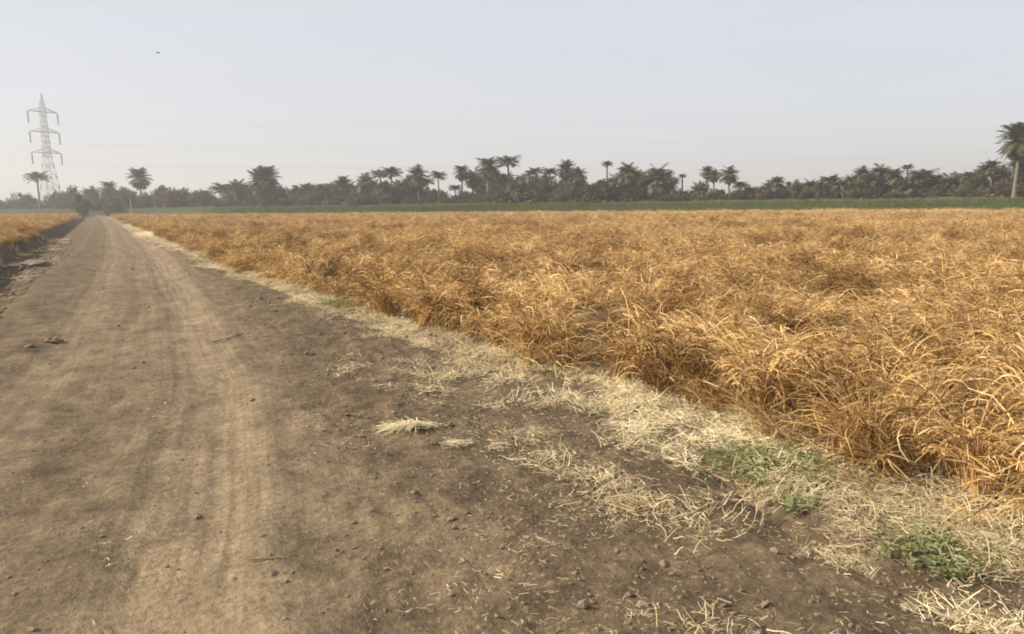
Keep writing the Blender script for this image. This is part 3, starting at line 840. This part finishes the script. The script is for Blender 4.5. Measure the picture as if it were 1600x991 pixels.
# (bearing as picture column, crown top, crown width, kind, metres past the field edge, landmark phrase or None)
TREES = [
 (6, 316, 24, 'bush', 40, None), (28, 297, 27, 'bush', 34, None), (47, 293, 26, 'bush', 30, None),
 (63, 270, 29, 'flat', 24, 'tall umbrella-crowned palm in front of the pylon'),
 (90, 295, 18, 'bush', 28, None), (112, 292, 30, 'olive', 18, 'olive green bushy tree right of the pylon'),
 (130, 303, 22, 'olive', -20, None), (150, 288, 28, 'bush', 12, None), (173, 285, 20, 'feather', 26, None),
 (178, 302, 26, 'bush', 6, None), (197, 293, 32, 'bush', 22, None),
 (221, 265, 26, 'round', 26, 'lone tall round-crowned palm near the end of the road'),
 (226, 295, 16, 'bush', 24, None), (240, 304, 28, 'bush', 34, None), (256, 299, 16, 'flat', 30, None), (278, 300, 34, 'bush', 34, None),
 (309, 295, 32, 'bush', 28, None), (334, 302, 24, 'bush', 34, None), (350, 287, 32, 'flat', 34, None), (374, 283, 28, 'feather', 30, None),
 (398, 295, 16, 'flat', 34, None),
 (416, 263, 42, 'round', 26, 'big round-headed palm with twin trunks'),
 (438, 294, 26, 'clump', 30, None), (463, 293, 20, 'feather', 32, None), (481, 288, 20, 'feather', 34, None), (502, 289, 22, 'feather', 31, None),
 (520, 292, 20, 'feather', 36, None), (537, 277, 26, 'feather', 30, None), (562, 294, 30, 'bush', 24, 'dark green rounded leafy tree among the palms'),
 (573, 274, 24, 'feather', 30, None), (593, 267, 25, 'flat', 33, None), (602, 284, 22, 'feather', 27, None),
 (615, 263, 30, 'flat', 30, 'slender palm with a wide flat crown'),
 (640, 277, 22, 'feather', 33, None), (656, 262, 29, 'feather', 29, None), (672, 281, 18, 'flat', 33, None), (685, 269, 23, 'flat', 28, None),
 (694, 300, 20, 'clump', 26, None), (712, 290, 18, 'flat', 32, None), (722, 261, 21, 'feather', 30, None), (740, 268, 24, 'feather', 34, None),
 (762, 249, 30, 'feather', 27, None), (778, 278, 28, 'feather', 32, None),
 (799, 246, 33, 'flat', 29, 'tallest umbrella-crowned palm of the middle grove'),
 (812, 283, 28, 'feather', 26, None), (826, 268, 15, 'flat', 31, None), (838, 263, 20, 'flat', 33, None), (848, 284, 26, 'clump', 27, None),
 (860, 264, 23, 'flat', 30, None), (872, 284, 26, 'feather', 34, None), (884, 253, 25, 'feather', 28, None), (901, 265, 23, 'feather', 26, None),
 (928, 289, 36, 'bush', 48, None),
 (949, 254, 15, 'flat', 30, 'slim palm with a tiny crown on a thin trunk'),
 (962, 276, 26, 'feather', 31, None), (983, 258, 31, 'feather', 28, None), (1004, 280, 26, 'feather', 32, None),
 (1026, 261, 42, 'feather', 27, 'broad dark palm with a wide drooping crown'),
 (1052, 279, 20, 'flat', 32, None), (1066, 273, 11, 'flat', 30, None), (1056, 298, 34, 'olive', 25, None), (1090, 288, 24, 'feather', 29, None), (1104, 262, 18, 'feather', 31, None),
 (1114, 267, 17, 'feather', 28, None), (1124, 297, 28, 'clump', 32, None), (1140, 262, 24, 'feather', 29, 'feathery palm standing clear in the gap right of centre'),
 (1157, 285, 22, 'flat', 27, None), (1175, 293, 22, 'clump', 31, None), (1192, 289, 28, 'bush', 33, None), (1215, 278, 20, 'feather', 30, None),
 (1232, 288, 26, 'feather', 32, None), (1248, 290, 20, 'clump', 27, None), (1263, 282, 26, 'feather', 30, None), (1280, 286, 22, 'feather', 27, None), (1296, 276, 28, 'feather', 32, None),
 (1314, 281, 24, 'feather', 28, None), (1330, 276, 20, 'feather', 33, None), (1342, 263, 24, 'feather', 30, None), (1358, 275, 22, 'feather', 27, None),
 (1373, 260, 27, 'feather', 31, 'highest feathery palm of the right-hand grove'),
 (1396, 266, 25, 'feather', 28, None), (1413, 259, 14, 'flat', 31, None), (1416, 284, 28, 'feather', 27, None), (1438, 266, 36, 'flat', 30, None),
 (1458, 275, 24, 'flat', 33, None), (1477, 275, 30, 'feather', 29, None), (1498, 278, 24, 'feather', 32, None), (1512, 270, 20, 'feather', 28, None),
 (1535, 257, 20, 'feather', 32, None), (1549, 251, 23, 'feather', 29, None), (1560, 274, 26, 'clump', 31, None),
 (1583, 197, 46, 'round', 22, 'giant round-crowned palm towering at the right edge'),
 (1590, 248, 32, 'feather', 27, None), (1606, 280, 34, 'bush', 24, None), (1640, 262, 34, 'feather', 28, None), (1690, 255, 36, 'feather', 30, None)]

LOOK = {'bush': 'dark leafy tree', 'olive': 'olive green leafy tree', 'flat': 'flat-topped palm', 'feather': 'drooping feathery palm', 'clump': 'low bushy palm', 'round': 'round-crowned palm'}
ORD = ['first', 'second', 'third', 'fourth', 'fifth', 'sixth', 'seventh', 'eighth', 'ninth', 'tenth', 'eleventh', 'twelfth', 'thirteenth', 'fourteenth', 'fifteenth', 'sixteenth', 'seventeenth', 'eighteenth', 'nineteenth', 'twentieth', 'twenty-first', 'twenty-second', 'twenty-third', 'twenty-fourth', 'twenty-fifth', 'twenty-sixth']
for c_, t_, w_, k_ in [(78, 302, 24, 'bush'), (104, 300, 26, 'bush'), (140, 296, 24, 'feather'), (162, 296, 26, 'olive'), (186, 300, 26, 'bush'), (210, 299, 24, 'olive'), (266, 300, 24, 'feather'), (292, 298, 28, 'olive'),
                       (322, 297, 22, 'feather'), (362, 292, 26, 'feather'), (386, 290, 26, 'feather'), (404, 288, 24, 'feather'), (428, 287, 26, 'feather'), (450, 292, 24, 'bush'), (472, 293, 24, 'clump'), (492, 292, 26, 'olive'),
                       (512, 288, 22, 'feather'), (548, 287, 24, 'feather'), (584, 283, 26, 'feather'), (626, 284, 24, 'feather'), (648, 279, 26, 'feather'), (664, 285, 26, 'olive'), (752, 276, 26, 'feather'), (772, 268, 26, 'feather'),
                       (790, 272, 28, 'feather'), (820, 274, 26, 'feather'), (854, 276, 28, 'feather'), (892, 273, 26, 'feather'), (912, 282, 26, 'olive'), (972, 271, 26, 'feather'), (996, 269, 28, 'feather'), (1014, 272, 28, 'feather'),
                       (1040, 272, 28, 'feather'), (1098, 284, 22, 'clump'), (1150, 290, 26, 'olive'), (1204, 284, 26, 'feather'), (1286, 280, 28, 'olive'), (1350, 268, 26, 'feather'), (1384, 268, 26, 'feather'), (1426, 272, 28, 'feather'),
                       (1488, 272, 26, 'feather'), (1524, 268, 24, 'feather'), (1566, 262, 28, 'feather')]:
    TREES.append((c_, t_, w_, k_, 34 + (c_ * 7) % 9, None))
TREES.sort(key=lambda t: t[0])
SHORT = {'tall umbrella-crowned palm in front of the pylon': 'the palm before the pylon', 'olive green bushy tree right of the pylon': 'the olive tree by the pylon',
 'lone tall round-crowned palm near the end of the road': 'the lone round-crowned palm', 'big round-headed palm with twin trunks': 'the twin-trunked round palm',
 'dark green rounded leafy tree among the palms': 'the rounded dark green tree', 'slender palm with a wide flat crown': 'the slender wide flat palm',
 'tallest umbrella-crowned palm of the middle grove': 'the tallest umbrella palm', 'slim palm with a tiny crown on a thin trunk': 'the slim tiny-crowned palm',
 'broad dark palm with a wide drooping crown': 'the broad dark palm', 'feathery palm standing clear in the gap right of centre': 'the palm in the gap',
 'highest feathery palm of the right-hand grove': 'the highest right-hand palm', 'giant round-crowned palm towering at the right edge': 'the giant edge palm'}
last, cnt = None, 0
for (px_, top, wd, kind, s_, mark) in TREES:
    if mark: label, last, cnt = mark, SHORT[mark], 0
    else:
        cnt += 1
        label = f"{LOOK[kind]}, {ORD[cnt-1]} tree rightward from {last}" if last else f"{LOOK[kind]}, {ORD[cnt-1]} tree from the left edge of the picture"
    plant_tree(px_, top, wd, kind, s_, label, 'trees along the far edge of the field', 2 if px_ == 416 else 1)

# far scrub between the trees, too tangled to count
TOPS = np.array([(-80, 318), (0, 320), (60, 319), (85, 308), (100, 302), (200, 302), (300, 303), (340, 302), (430, 299), (500, 299), (560, 297), (650, 291), (695, 303), (720, 313), (745, 297), (800, 282), (850, 284), (900, 288),
                 (950, 290), (1000, 286), (1045, 298), (1080, 306), (1150, 300), (1250, 291), (1300, 285), (1400, 280), (1500, 284), (1600, 284), (1750, 284)], float)
gx, gy, gs = [], [], []
for c in np.arange(-60, 1720, 2.0):
    for q in range(2):
        cc = c + random.uniform(-3, 3)
        x, y, dep = tree_spot(cc, random.uniform(25, 48))
        zb = float(ground_z(x, y))
        hh = (horizon_y(cc) - (np.interp(cc, TOPS[:, 0], TOPS[:, 1]) - 5)) / F_PX * dep + CAM_H - zb
        gx.append(x); gy.append(y); gs.append(max(1.2, hh) * random.uniform(.3, 1.1) * (.55 + .8 * float(vnoise(cc / 14., 3.3, 133))))
px, py, sc_ = np.array(gx), np.array(gy), np.array(gs); n = len(px)
src, top_ = [], []
for me in [BUSHES['bush'][0], BUSHES['olive'][0], BUSHES['olive'][1], CROWNS['clump'][0], CROWNS['clump'][1], DRYCLUMP[0], DRYCLUMP[1], CROWNS['feather'][0]]:
    src.append(bpy.data.objects.new('scrub', me)); co = np.empty(len(me.vertices) * 3, np.float32); me.vertices.foreach_get('co', co); top_.append(float(co[2::3].max()))
ix_ = rng.integers(0, 8, n)
zsc = sc_ / np.array(top_)[ix_]
wsc = np.clip(sc_ * .6, 1.1, 3.0) * rng.uniform(.8, 1.2, n)
scatter('undergrowth', np.stack([px, py, surf_z(px, py) - .1], 1), np.stack([np.zeros(n), np.zeros(n), rng.uniform(0, 6.28, n)], 1),
        np.stack([wsc, wsc, zsc], 1), ix_, rng.random(n), src, 'low grey-green undergrowth filling the gaps under the palms', 'undergrowth')

# ------------------------------------------------------------------ pylon and its cables
class Bars:
    def __init__(self): self.V, self.Q = [], []
    def bar(self, a, b, w):
        a, b = np.array(a, float), np.array(b, float); d = b - a; d /= np.linalg.norm(d)
        ref = np.array([0, 0, 1.]) if abs(d[2]) < .9 else np.array([1., 0, 0])
        s1 = np.cross(d, ref); s1 /= np.linalg.norm(s1); s2 = np.cross(d, s1); k = len(self.V)
        for p in (a, b):
            for (i, j) in ((-1, -1), (1, -1), (1, 1), (-1, 1)): self.V.append(p + (s1 * i + s2 * j) * w / 2)
        for j in range(4): self.Q.append((k + j, k + (j + 1) % 4, k + 4 + (j + 1) % 4, k + 4 + j))
        self.Q += [(k + 3, k + 2, k + 1, k), (k + 4, k + 5, k + 6, k + 7)]
    def build(self, name, mat, parent=None): 
        o = fast_mesh(name, np.array(self.V), np.array(self.Q), mat)
        if parent: o.parent = parent
        return o

tx, ty, tdep = tree_spot(82, 30)
tz = float(surf_z(tx, ty))
K = tdep / F_PX                                    # metres per picture pixel at the pylon
ARM = [(tz, 0)]
base_y = horizon_y(82) - (tz - CAM_H) / K
H_ARM = [(base_y - 242) * K, (base_y - 211) * K, (base_y - 181) * K]
H_TOP = (base_y - 154) * K
TOWER_ROT = -math.atan2(tx, ty) + R(28)
tower = empty('transmission_tower', (tx, ty, tz), TOWER_ROT)
tag(tower, 'tall grey steel lattice pylon with three pairs of arms behind the palms', 'pylon')
def half_w(h):
    return np.interp(h, [0, H_ARM[0] - 1.5, H_ARM[0], H_ARM[2], H_ARM[2] + 1.6, H_TOP], [2.9, 1.0, .9, .7, .6, .1])
lv = list(np.linspace(0, H_ARM[0] - 1.5, 6)) + list(np.linspace(H_ARM[0], H_ARM[2], 9)) + [H_ARM[2] + 1.6]
for (i, j) in ((-1, -1), (1, -1), (1, 1), (-1, 1)):
    b = Bars()
    for a, c in zip(lv[:-1], lv[1:]): b.bar((i * half_w(a), j * half_w(a), a), (i * half_w(c), j * half_w(c), c), (.20 - .07 * a / H_TOP))
    b.build('leg', M_steel, tower)
    f = Bars(); w0 = half_w(0); f.bar((i * w0, j * w0, -.8), (i * w0, j * w0, .35), .9); f.build('footing', M_conc, tower)
for k, (a, c) in enumerate(zip(lv[:-1], lv[1:])):
    b = Bars(); wa, wc = half_w(a), half_w(c)
    cs = [(-1, -1), (1, -1), (1, 1), (-1, 1)]
    for q in range(4):
        p, r2 = cs[q], cs[(q + 1) % 4]
        b.bar((p[0] * wa, p[1] * wa, a), (r2[0] * wc, r2[1] * wc, c), .085); b.bar((r2[0] * wa, r2[1] * wa, a), (p[0] * wc, p[1] * wc, c), .085)
        b.bar((p[0] * wc, p[1] * wc, c), (r2[0] * wc, r2[1] * wc, c), .085)
    b.build('bracing', M_steel, tower)
b = Bars(); w1 = half_w(H_ARM[2] + 1.6)
for (i, j) in cs: b.bar((i * w1, j * w1, H_ARM[2] + 1.6), (i * .1, j * .1, H_TOP), .17)
for t in (.25, .5, .75):
    hh = H_ARM[2] + 1.6 + t * (H_TOP - H_ARM[2] - 1.6); ww = w1 + (.1 - w1) * t
    for q in range(4): b.bar((cs[q][0] * ww, cs[q][1] * ww, hh), (cs[(q + 1) % 4][0] * ww, cs[(q + 1) % 4][1] * ww, hh), .1)
b.build('peak', M_steel, tower)
TIPS = []
AL = 19.5 * K / math.cos(R(28)) * .98
for k, h in enumerate(H_ARM):
    wv = half_w(h); wu = half_w(h + 1.4)
    for sgn in (-1, 1):
        b = Bars()
        tip = np.array([sgn * AL, 0, h])
        for j in (-1, 1):
            b.bar((sgn * wv, j * wv, h), tip, .18); b.bar((sgn * wu, j * wu, h + 1.4), tip, .15)
            for t in (.25, .5, .75):
                lo = np.array([sgn * wv, j * wv, h]) * (1 - t) + tip * t; hi = np.array([sgn * wu, j * wu, h + 1.4]) * (1 - t) + tip * t
                b.bar(lo, hi, .08)
        for t in (.2, .45, .7):
            p = np.array([sgn * wv, wv, h]) * (1 - t) + tip * t; r2 = np.array([sgn * wv, -wv, h]) * (1 - t) + tip * t
            b.bar(p, r2, .08)
        b.build('crossarm', M_steel, tower)
        V, Qf, seg = [], [], 8
        zz, n_ = h - .15, 34
        L_ins = 17 * K
        for i in range(n_):
            rr = .26 if i % 2 else .10
            for j in range(seg): V.append((tip[0] + rr * math.cos(2 * math.pi * j / seg), rr * math.sin(2 * math.pi * j / seg), zz - L_ins * i / (n_ - 1)))
        for i in range(n_ - 1):
            for j in range(seg): Qf.append((i * seg + j, i * seg + (j + 1) % seg, (i + 1) * seg + (j + 1) % seg, (i + 1) * seg + j))
        o = fast_mesh('insulator_string', np.array(V), np.array(Qf), M_insul, True); o.parent = tower
        TIPS.append((k, sgn, Vector((tip[0], 0, zz - L_ins))))

mw = Matrix.Translation((tx, ty, tz)) @ Matrix.Rotation(TOWER_ROT, 4, 'Z')
def cable(p0, p1, sag, rad, label):
    n_, seg = 90, 5
    V, Qf = [], []
    d = (p1 - p0); sd = Vector((d.y, -d.x, 0)).normalized()
    for i in range(n_):
        t = i / (n_ - 1)
        p = p0.lerp(p1, t); p.z -= sag * 4 * t * (1 - t)
        for j in range(seg):
            a = 2 * math.pi * j / seg
            q = p + sd * rad * math.cos(a) + Vector((0, 0, rad * math.sin(a))); V.append((q.x, q.y, q.z))
    for i in range(n_ - 1):
        for j in range(seg): Qf.append((i * seg + j, i * seg + (j + 1) % seg, (i + 1) * seg + (j + 1) % seg, (i + 1) * seg + j))
    o = fast_mesh('power_cable', np.array(V), np.array(Qf), M_cable, True)
    tag(o, label, 'cable', 'cables strung from the pylon')
lvl = ['lowest', 'middle', 'uppermost']
for (k, sgn, v) in TIPS:
    p0 = mw @ v
    d = _rz @ Vector((330 + sgn * 8, 262 + sgn * 5, 0))
    cable(p0, Vector((d.x, d.y, 27.5 + 8.2 * k)), 6.5, .011, f"thin {lvl[k]} power cable from the pylon's {'right' if sgn > 0 else 'left'} arm across the sky")

# ------------------------------------------------------------------ small things along the road
def straw_heap(name, label, loc, size, count, seed, az, spread, mat=None, tail=None):
    b = Blades(seed); r = b.r
    for k in range(count):
        a = r.normal(0, .45); c = r.normal(0, .45)
        hgt = size[2] * math.exp(-(a * a + c * c) * 2.2) * r.random()
        base = np.array([a * size[0], c * size[1], hgt])
        b.stalk(base, r.normal(0, spread), r.uniform(1.25, 1.6), r.uniform(1.4, 1.9), r.uniform(.10, .30) * size[3], r.uniform(.003, .007) * size[3] ** .7, r.beta(3, 1.6), 4, .6, .4, True)
    o = b.obj(name, mat or M_heap, True)
    o.location = (loc[0], loc[1], float(surf_z(loc[0], loc[1]))); o.rotation_euler = (0, 0, az)
    # lay each blade on the ground it covers
    me = o.data; co = np.empty(len(me.vertices) * 3, np.float32); me.vertices.foreach_get('co', co); co = co.reshape(-1, 3)
    wx_ = loc[0] + co[:, 0] * math.cos(az) - co[:, 1] * math.sin(az); wy_ = loc[1] + co[:, 0] * math.sin(az) + co[:, 1] * math.cos(az)
    co[:, 2] += (surf_z(wx_, wy_) - o.location.z).astype(np.float32)
    me.vertices.foreach_set('co', co.ravel()); me.update()
    return tag(o, label, 'straw')

straw_heap('straw_bundle', 'small pale straw bundle lying alone on the brown road', (1.86, 4.78), (.05, .14, .05, .7), 520, 31, R(62), .5)
straw_heap('straw_pile', 'pale straw pile at the field edge beyond the green grass tuft', (3.05, 20.6), (.35, .8, .16, 1.6), 700, 32, R(10), .9)
straw_heap('straw_windrow', 'long pale straw streak at the far bend of the field edge', (2.75, 50), (.4, 5.0, .22, 3.0), 1900, 33, R(1), .8)
straw_heap('straw_wisp', 'short straw wisp to the right of the straw bundle on the road', (2.02, 4.30), (.03, .06, .02, .55), 60, 34, R(70), .4)

def weed(label, loc, rad, h, count, seed, mat=None, name='green_weed', cat='plant', width=(.006, .014), up=.35):
    b = Blades(seed); r = b.r
    for k in range(count):
        rr = rad * r.random() ** .8; an = r.uniform(0, 6.28)
        base = np.array([rr * math.cos(an), rr * math.sin(an), 0.0])
        base[2] = float(surf_z(loc[0] + base[0], loc[1] + base[1])) - float(surf_z(*loc)) - .01
        P = b.stalk(base, r.uniform(0, 6.28), abs(r.normal(up, .25)), r.uniform(.6, 1.7), h * r.uniform(.5, 1.15), r.uniform(*width), r.beta(2, 2), 5, .7, .6)
        for q in range(2):
            i = r.integers(1, 5); b.stalk(P[i], r.uniform(0, 6.28), r.uniform(.6, 1.3), r.uniform(1.2, 2.0), h * r.uniform(.2, .45), r.uniform(*width) * 1.3, r.beta(2, 2), 3, .6, .7)
    o = b.obj(name, mat or M_weed, True)
    o.location = (loc[0], loc[1], float(surf_z(*loc)))
    return tag(o, label, cat)
weed('green weed patch in the straw below the standing crop', (3.32, 2.95), .38, .085, 380, 41)
weed('green weed patch nearest the lower right corner', (3.12, 1.80), .26, .065, 300, 42)
weed('thin green weed between the two larger green patches', (3.02, 2.45), .13, .08, 60, 45)
weed('dark green grass tuft at the field edge halfway down the road', (3.42, 11.6), .5, .22, 200, 43)
weed('dark green weed at the field edge near the straw pile', (3.3, 24.5), .7, .35, 160, 46)
weed('upright dark brown clump standing in the field edge', (3.72, 14.4), .24, .72, 120, 44, M_brown, 'brown_clump', 'plant', (.012, .03), .12)  # clump of upright dark brown blades
weed('darker brown weed clump near the far field corner', (3.45, 24.0), .3, .62, 110, 47, M_brown, 'brown_clump', 'plant', (.012, .03), .2)

def twig(label, loc, az, length, seed, name='dead_twig', branches=5, rad=.008):
    r = np.random.default_rng(seed); V, Qf = [], []
    def tube(pts, r0, r1, seg=5):
        k = len(V); n_ = len(pts)
        for i, p in enumerate(pts):
            d = pts[min(i + 1, n_ - 1)] - pts[max(i - 1, 0)]; d = d / (np.linalg.norm(d) + 1e-9)
            s1 = np.cross(d, [.1, .2, 1.]); s1 /= np.linalg.norm(s1); s2 = np.cross(d, s1); rr = r0 + (r1 - r0) * i / (n_ - 1)
            for j in range(seg): V.append(p + rr * (math.cos(2 * math.pi * j / seg) * s1 + math.sin(2 * math.pi * j / seg) * s2))
        for i in range(n_ - 1):
            for j in range(seg): Qf.append((k + i * seg + j, k + i * seg + (j + 1) % seg, k + (i + 1) * seg + (j + 1) % seg, k + (i + 1) * seg + j))
    t = np.linspace(-.5, .5, 9)
    main = np.stack([t * length, np.cumsum(r.normal(0, .02, 9)) * length, rad + .02 * length * np.abs(np.sin(t * 7))], 1)
    tube(main, rad, rad * .5)
    for q in range(branches):
        i = r.integers(1, 8); a = r.uniform(.5, 1.1) * r.choice([-1, 1]); L = length * r.uniform(.2, .45)
        tt = np.linspace(0, 1, 5)[:, None]
        tube(main[i] + tt * np.array([math.cos(a) * L, math.sin(a) * L, L * r.uniform(.0, .5)]) + r.normal(0, .008, (5, 3)) * tt, rad * .6, rad * .25)
    o = fast_mesh(name, np.array(V), np.array(Qf), M_wood, True)
    o.location = (loc[0], loc[1], float(surf_z(*loc))); o.rotation_euler = (0, 0, az)
    return tag(o, label, 'twig')
twig('branching dead twig lying across the middle of the road', (1.28, 9.5), R(50), .6, 61, branches=8, rad=.010)
twig('thin dark stick on the road near the bottom of the picture', (.56, 3.29), R(-15), .17, 62, branches=2, rad=.005)

def lump(label, loc, size, seed, mat, name, cat):
    import bmesh
    r = np.random.default_rng(seed); bm = bmesh.new(); bmesh.ops.create_icosphere(bm, subdivisions=3, radius=1)
    ph = r.uniform(0, 6, 12)
    for v in bm.verts:
        c = v.co.copy()
        f = 1 + .18 * math.sin(c.x * 4 + ph[0]) * math.sin(c.y * 5 + ph[1]) + .12 * math.sin(c.z * 7 + ph[2] + c.x * 6) + .08 * math.sin(c.y * 13 + ph[3]) * math.sin(c.x * 11 + ph[4]) + r.normal(0, .03)
        v.co = Vector((c.x * size[0] * f, c.y * size[1] * f, c.z * size[2] * f))
    me = bpy.data.meshes.new(name); bm.to_mesh(me); bm.free(); me.materials.append(mat)
    o = bpy.data.objects.new(name, me); COL.objects.link(o)
    o.location = (loc[0], loc[1], float(surf_z(*loc)) + size[2] * .35); o.rotation_euler = (0, 0, r.uniform(0, 6))
    return tag(o, label, cat)
lump('lumpy brown clod on the left wheel track of the road', (-.58, 10.6), (.11, .09, .045), 71, M_clod, 'soil_clod', 'clod')
lump('smaller brown clod just left of the lumpy clod', (-.80, 10.2), (.06, .05, .025), 74, M_clod, 'soil_clod', 'clod')
lump('dark clod on the road right of the branching twig', (1.9, 8.0), (.07, .05, .04), 75, M_clod, 'soil_clod', 'clod')
lump('small dark clod right of the pale straw bundle', (2.10, 4.75), (.035, .03, .03), 76, M_clod, 'soil_clod', 'clod')
lump('pale grey heap of clay on the bank left of the road', (-2.0, 31), (.26, .45, .17), 72, M_rubble, 'clay_heap', 'soil heap')
lump('lower pale clay heap in the ditch near the left picture edge', (-1.95, 16.5), (.18, .3, .08), 73, M_rubble, 'clay_heap', 'soil heap')

# thin bleached pole by the far end of the road
b = Bars()
pz = float(surf_z(4.3, 108))
V, Qf, seg = [], [], 7
for i in range(9):
    t = i / 8; rr = .055 * (1 - .35 * t)
    for j in range(seg): V.append((rr * math.cos(2 * math.pi * j / seg) + .05 * math.sin(t * 3), rr * math.sin(2 * math.pi * j / seg), -.3 + 3.3 * t))
for i in range(8):
    for j in range(seg): Qf.append((i * seg + j, i * seg + (j + 1) % seg, (i + 1) * seg + (j + 1) % seg, (i + 1) * seg + j))
Qf.append(tuple(8 * seg + j for j in (0, 1, 3, 5)))
pole = fast_mesh('wooden_pole', np.array(V), np.array(Qf), M_pole, True); pole.location = (4.0, 108, pz)
tag(pole, 'thin pale wooden pole at the far end of the road', 'pole')

# small bird in the sky, wings raised in flight
u_, v_ = (247 - 800) / F_PX, -(83 - H_PX / 2) / F_PX
bd = (_fw + _cr * u_ + _cu * v_)
bp = Vector((0, 0, CAM_H)) + bd * 75
V, Qf = [], []
prof = [(-.19, .004, 0), (-.14, .022, .0), (-.05, .045, .0), (.05, .042, .005), (.11, .024, .015), (.15, .026, .022), (.18, .012, .02), (.205, .002, .016)]
for (y_, rr, z_) in prof:
    for j in range(8): V.append((rr * math.cos(j * math.pi / 4), y_, z_ + rr * .85 * math.sin(j * math.pi / 4)))
for i in range(len(prof) - 1):
    for j in range(8): Qf.append((i * 8 + j, i * 8 + (j + 1) % 8, (i + 1) * 8 + (j + 1) % 8, (i + 1) * 8 + j))
bird = fast_mesh('bird', np.array(V), np.array(Qf), M_bird, True); bird.location = bp; bird.rotation_euler = (0, .25, R(-60))
tag(bird, 'tiny dark bird flying high in the sky above the road', 'bird')
for sg in (-1, 1):
    st = [(.03, .07, -.07, .02), (.16, .09, -.05, .09), (.28, .06, -.07, .10), (.38, -.02, -.08, .07)]
    V, Qf = [], []
    for (x_, y0, y1, z_) in st:
        V += [(sg * x_, y0, z_ + .006), (sg * x_, y1, z_ + .006), (sg * x_, y1, z_ - .004), (sg * x_, y0, z_ - .006)]
    for i in range(3):
        for j in range(4): Qf.append((i * 4 + j, i * 4 + (j + 1) % 4, (i + 1) * 4 + (j + 1) % 4, (i + 1) * 4 + j))
    Qf += [(0, 1, 2, 3), (12, 13, 14, 15)]
    w_ = fast_mesh('wing', np.array(V), np.array(Qf), M_bird); w_.parent = bird
w_ = fast_mesh('tail', np.array([(-.02, -.15, .006), (.02, -.15, .006), (.05, -.30, .004), (-.05, -.30, .004), (-.02, -.15, -.004), (.02, -.15, -.004), (.05, -.30, -.002), (-.05, -.30, -.002)]),
               np.array([(0, 1, 2, 3), (7, 6, 5, 4), (0, 4, 5, 1), (1, 5, 6, 2), (2, 6, 7, 3), (3, 7, 4, 0)]), M_bird); w_.parent = bird

# ------------------------------------------------------------------ dusty air
V = [(x, y, z) for x in (-1550, 1550) for y in (-1550, 1550) for z in (-2.2, 62)]
haze = mesh_obj('haze', V, [(0, 1, 3, 2), (4, 6, 7, 5), (0, 4, 5, 1), (2, 3, 7, 6), (0, 2, 6, 4), (1, 5, 7, 3)])
hm_ = bpy.data.materials.new('dusty_air'); hm_.use_nodes = True
ht = hm_.node_tree; ht.nodes.clear()
ho = ht.nodes.new('ShaderNodeOutputMaterial'); hv = ht.nodes.new('ShaderNodeVolumePrincipled')
hv.inputs['Color'].default_value = (.95, .92, .87, 1)
hv.inputs['Density'].default_value = .0009
hv.inputs['Anisotropy'].default_value = .2
ht.links.new(hv.outputs[0], ho.inputs['Volume'])
haze.data.materials.append(hm_)
tag(haze, kind='stuff')
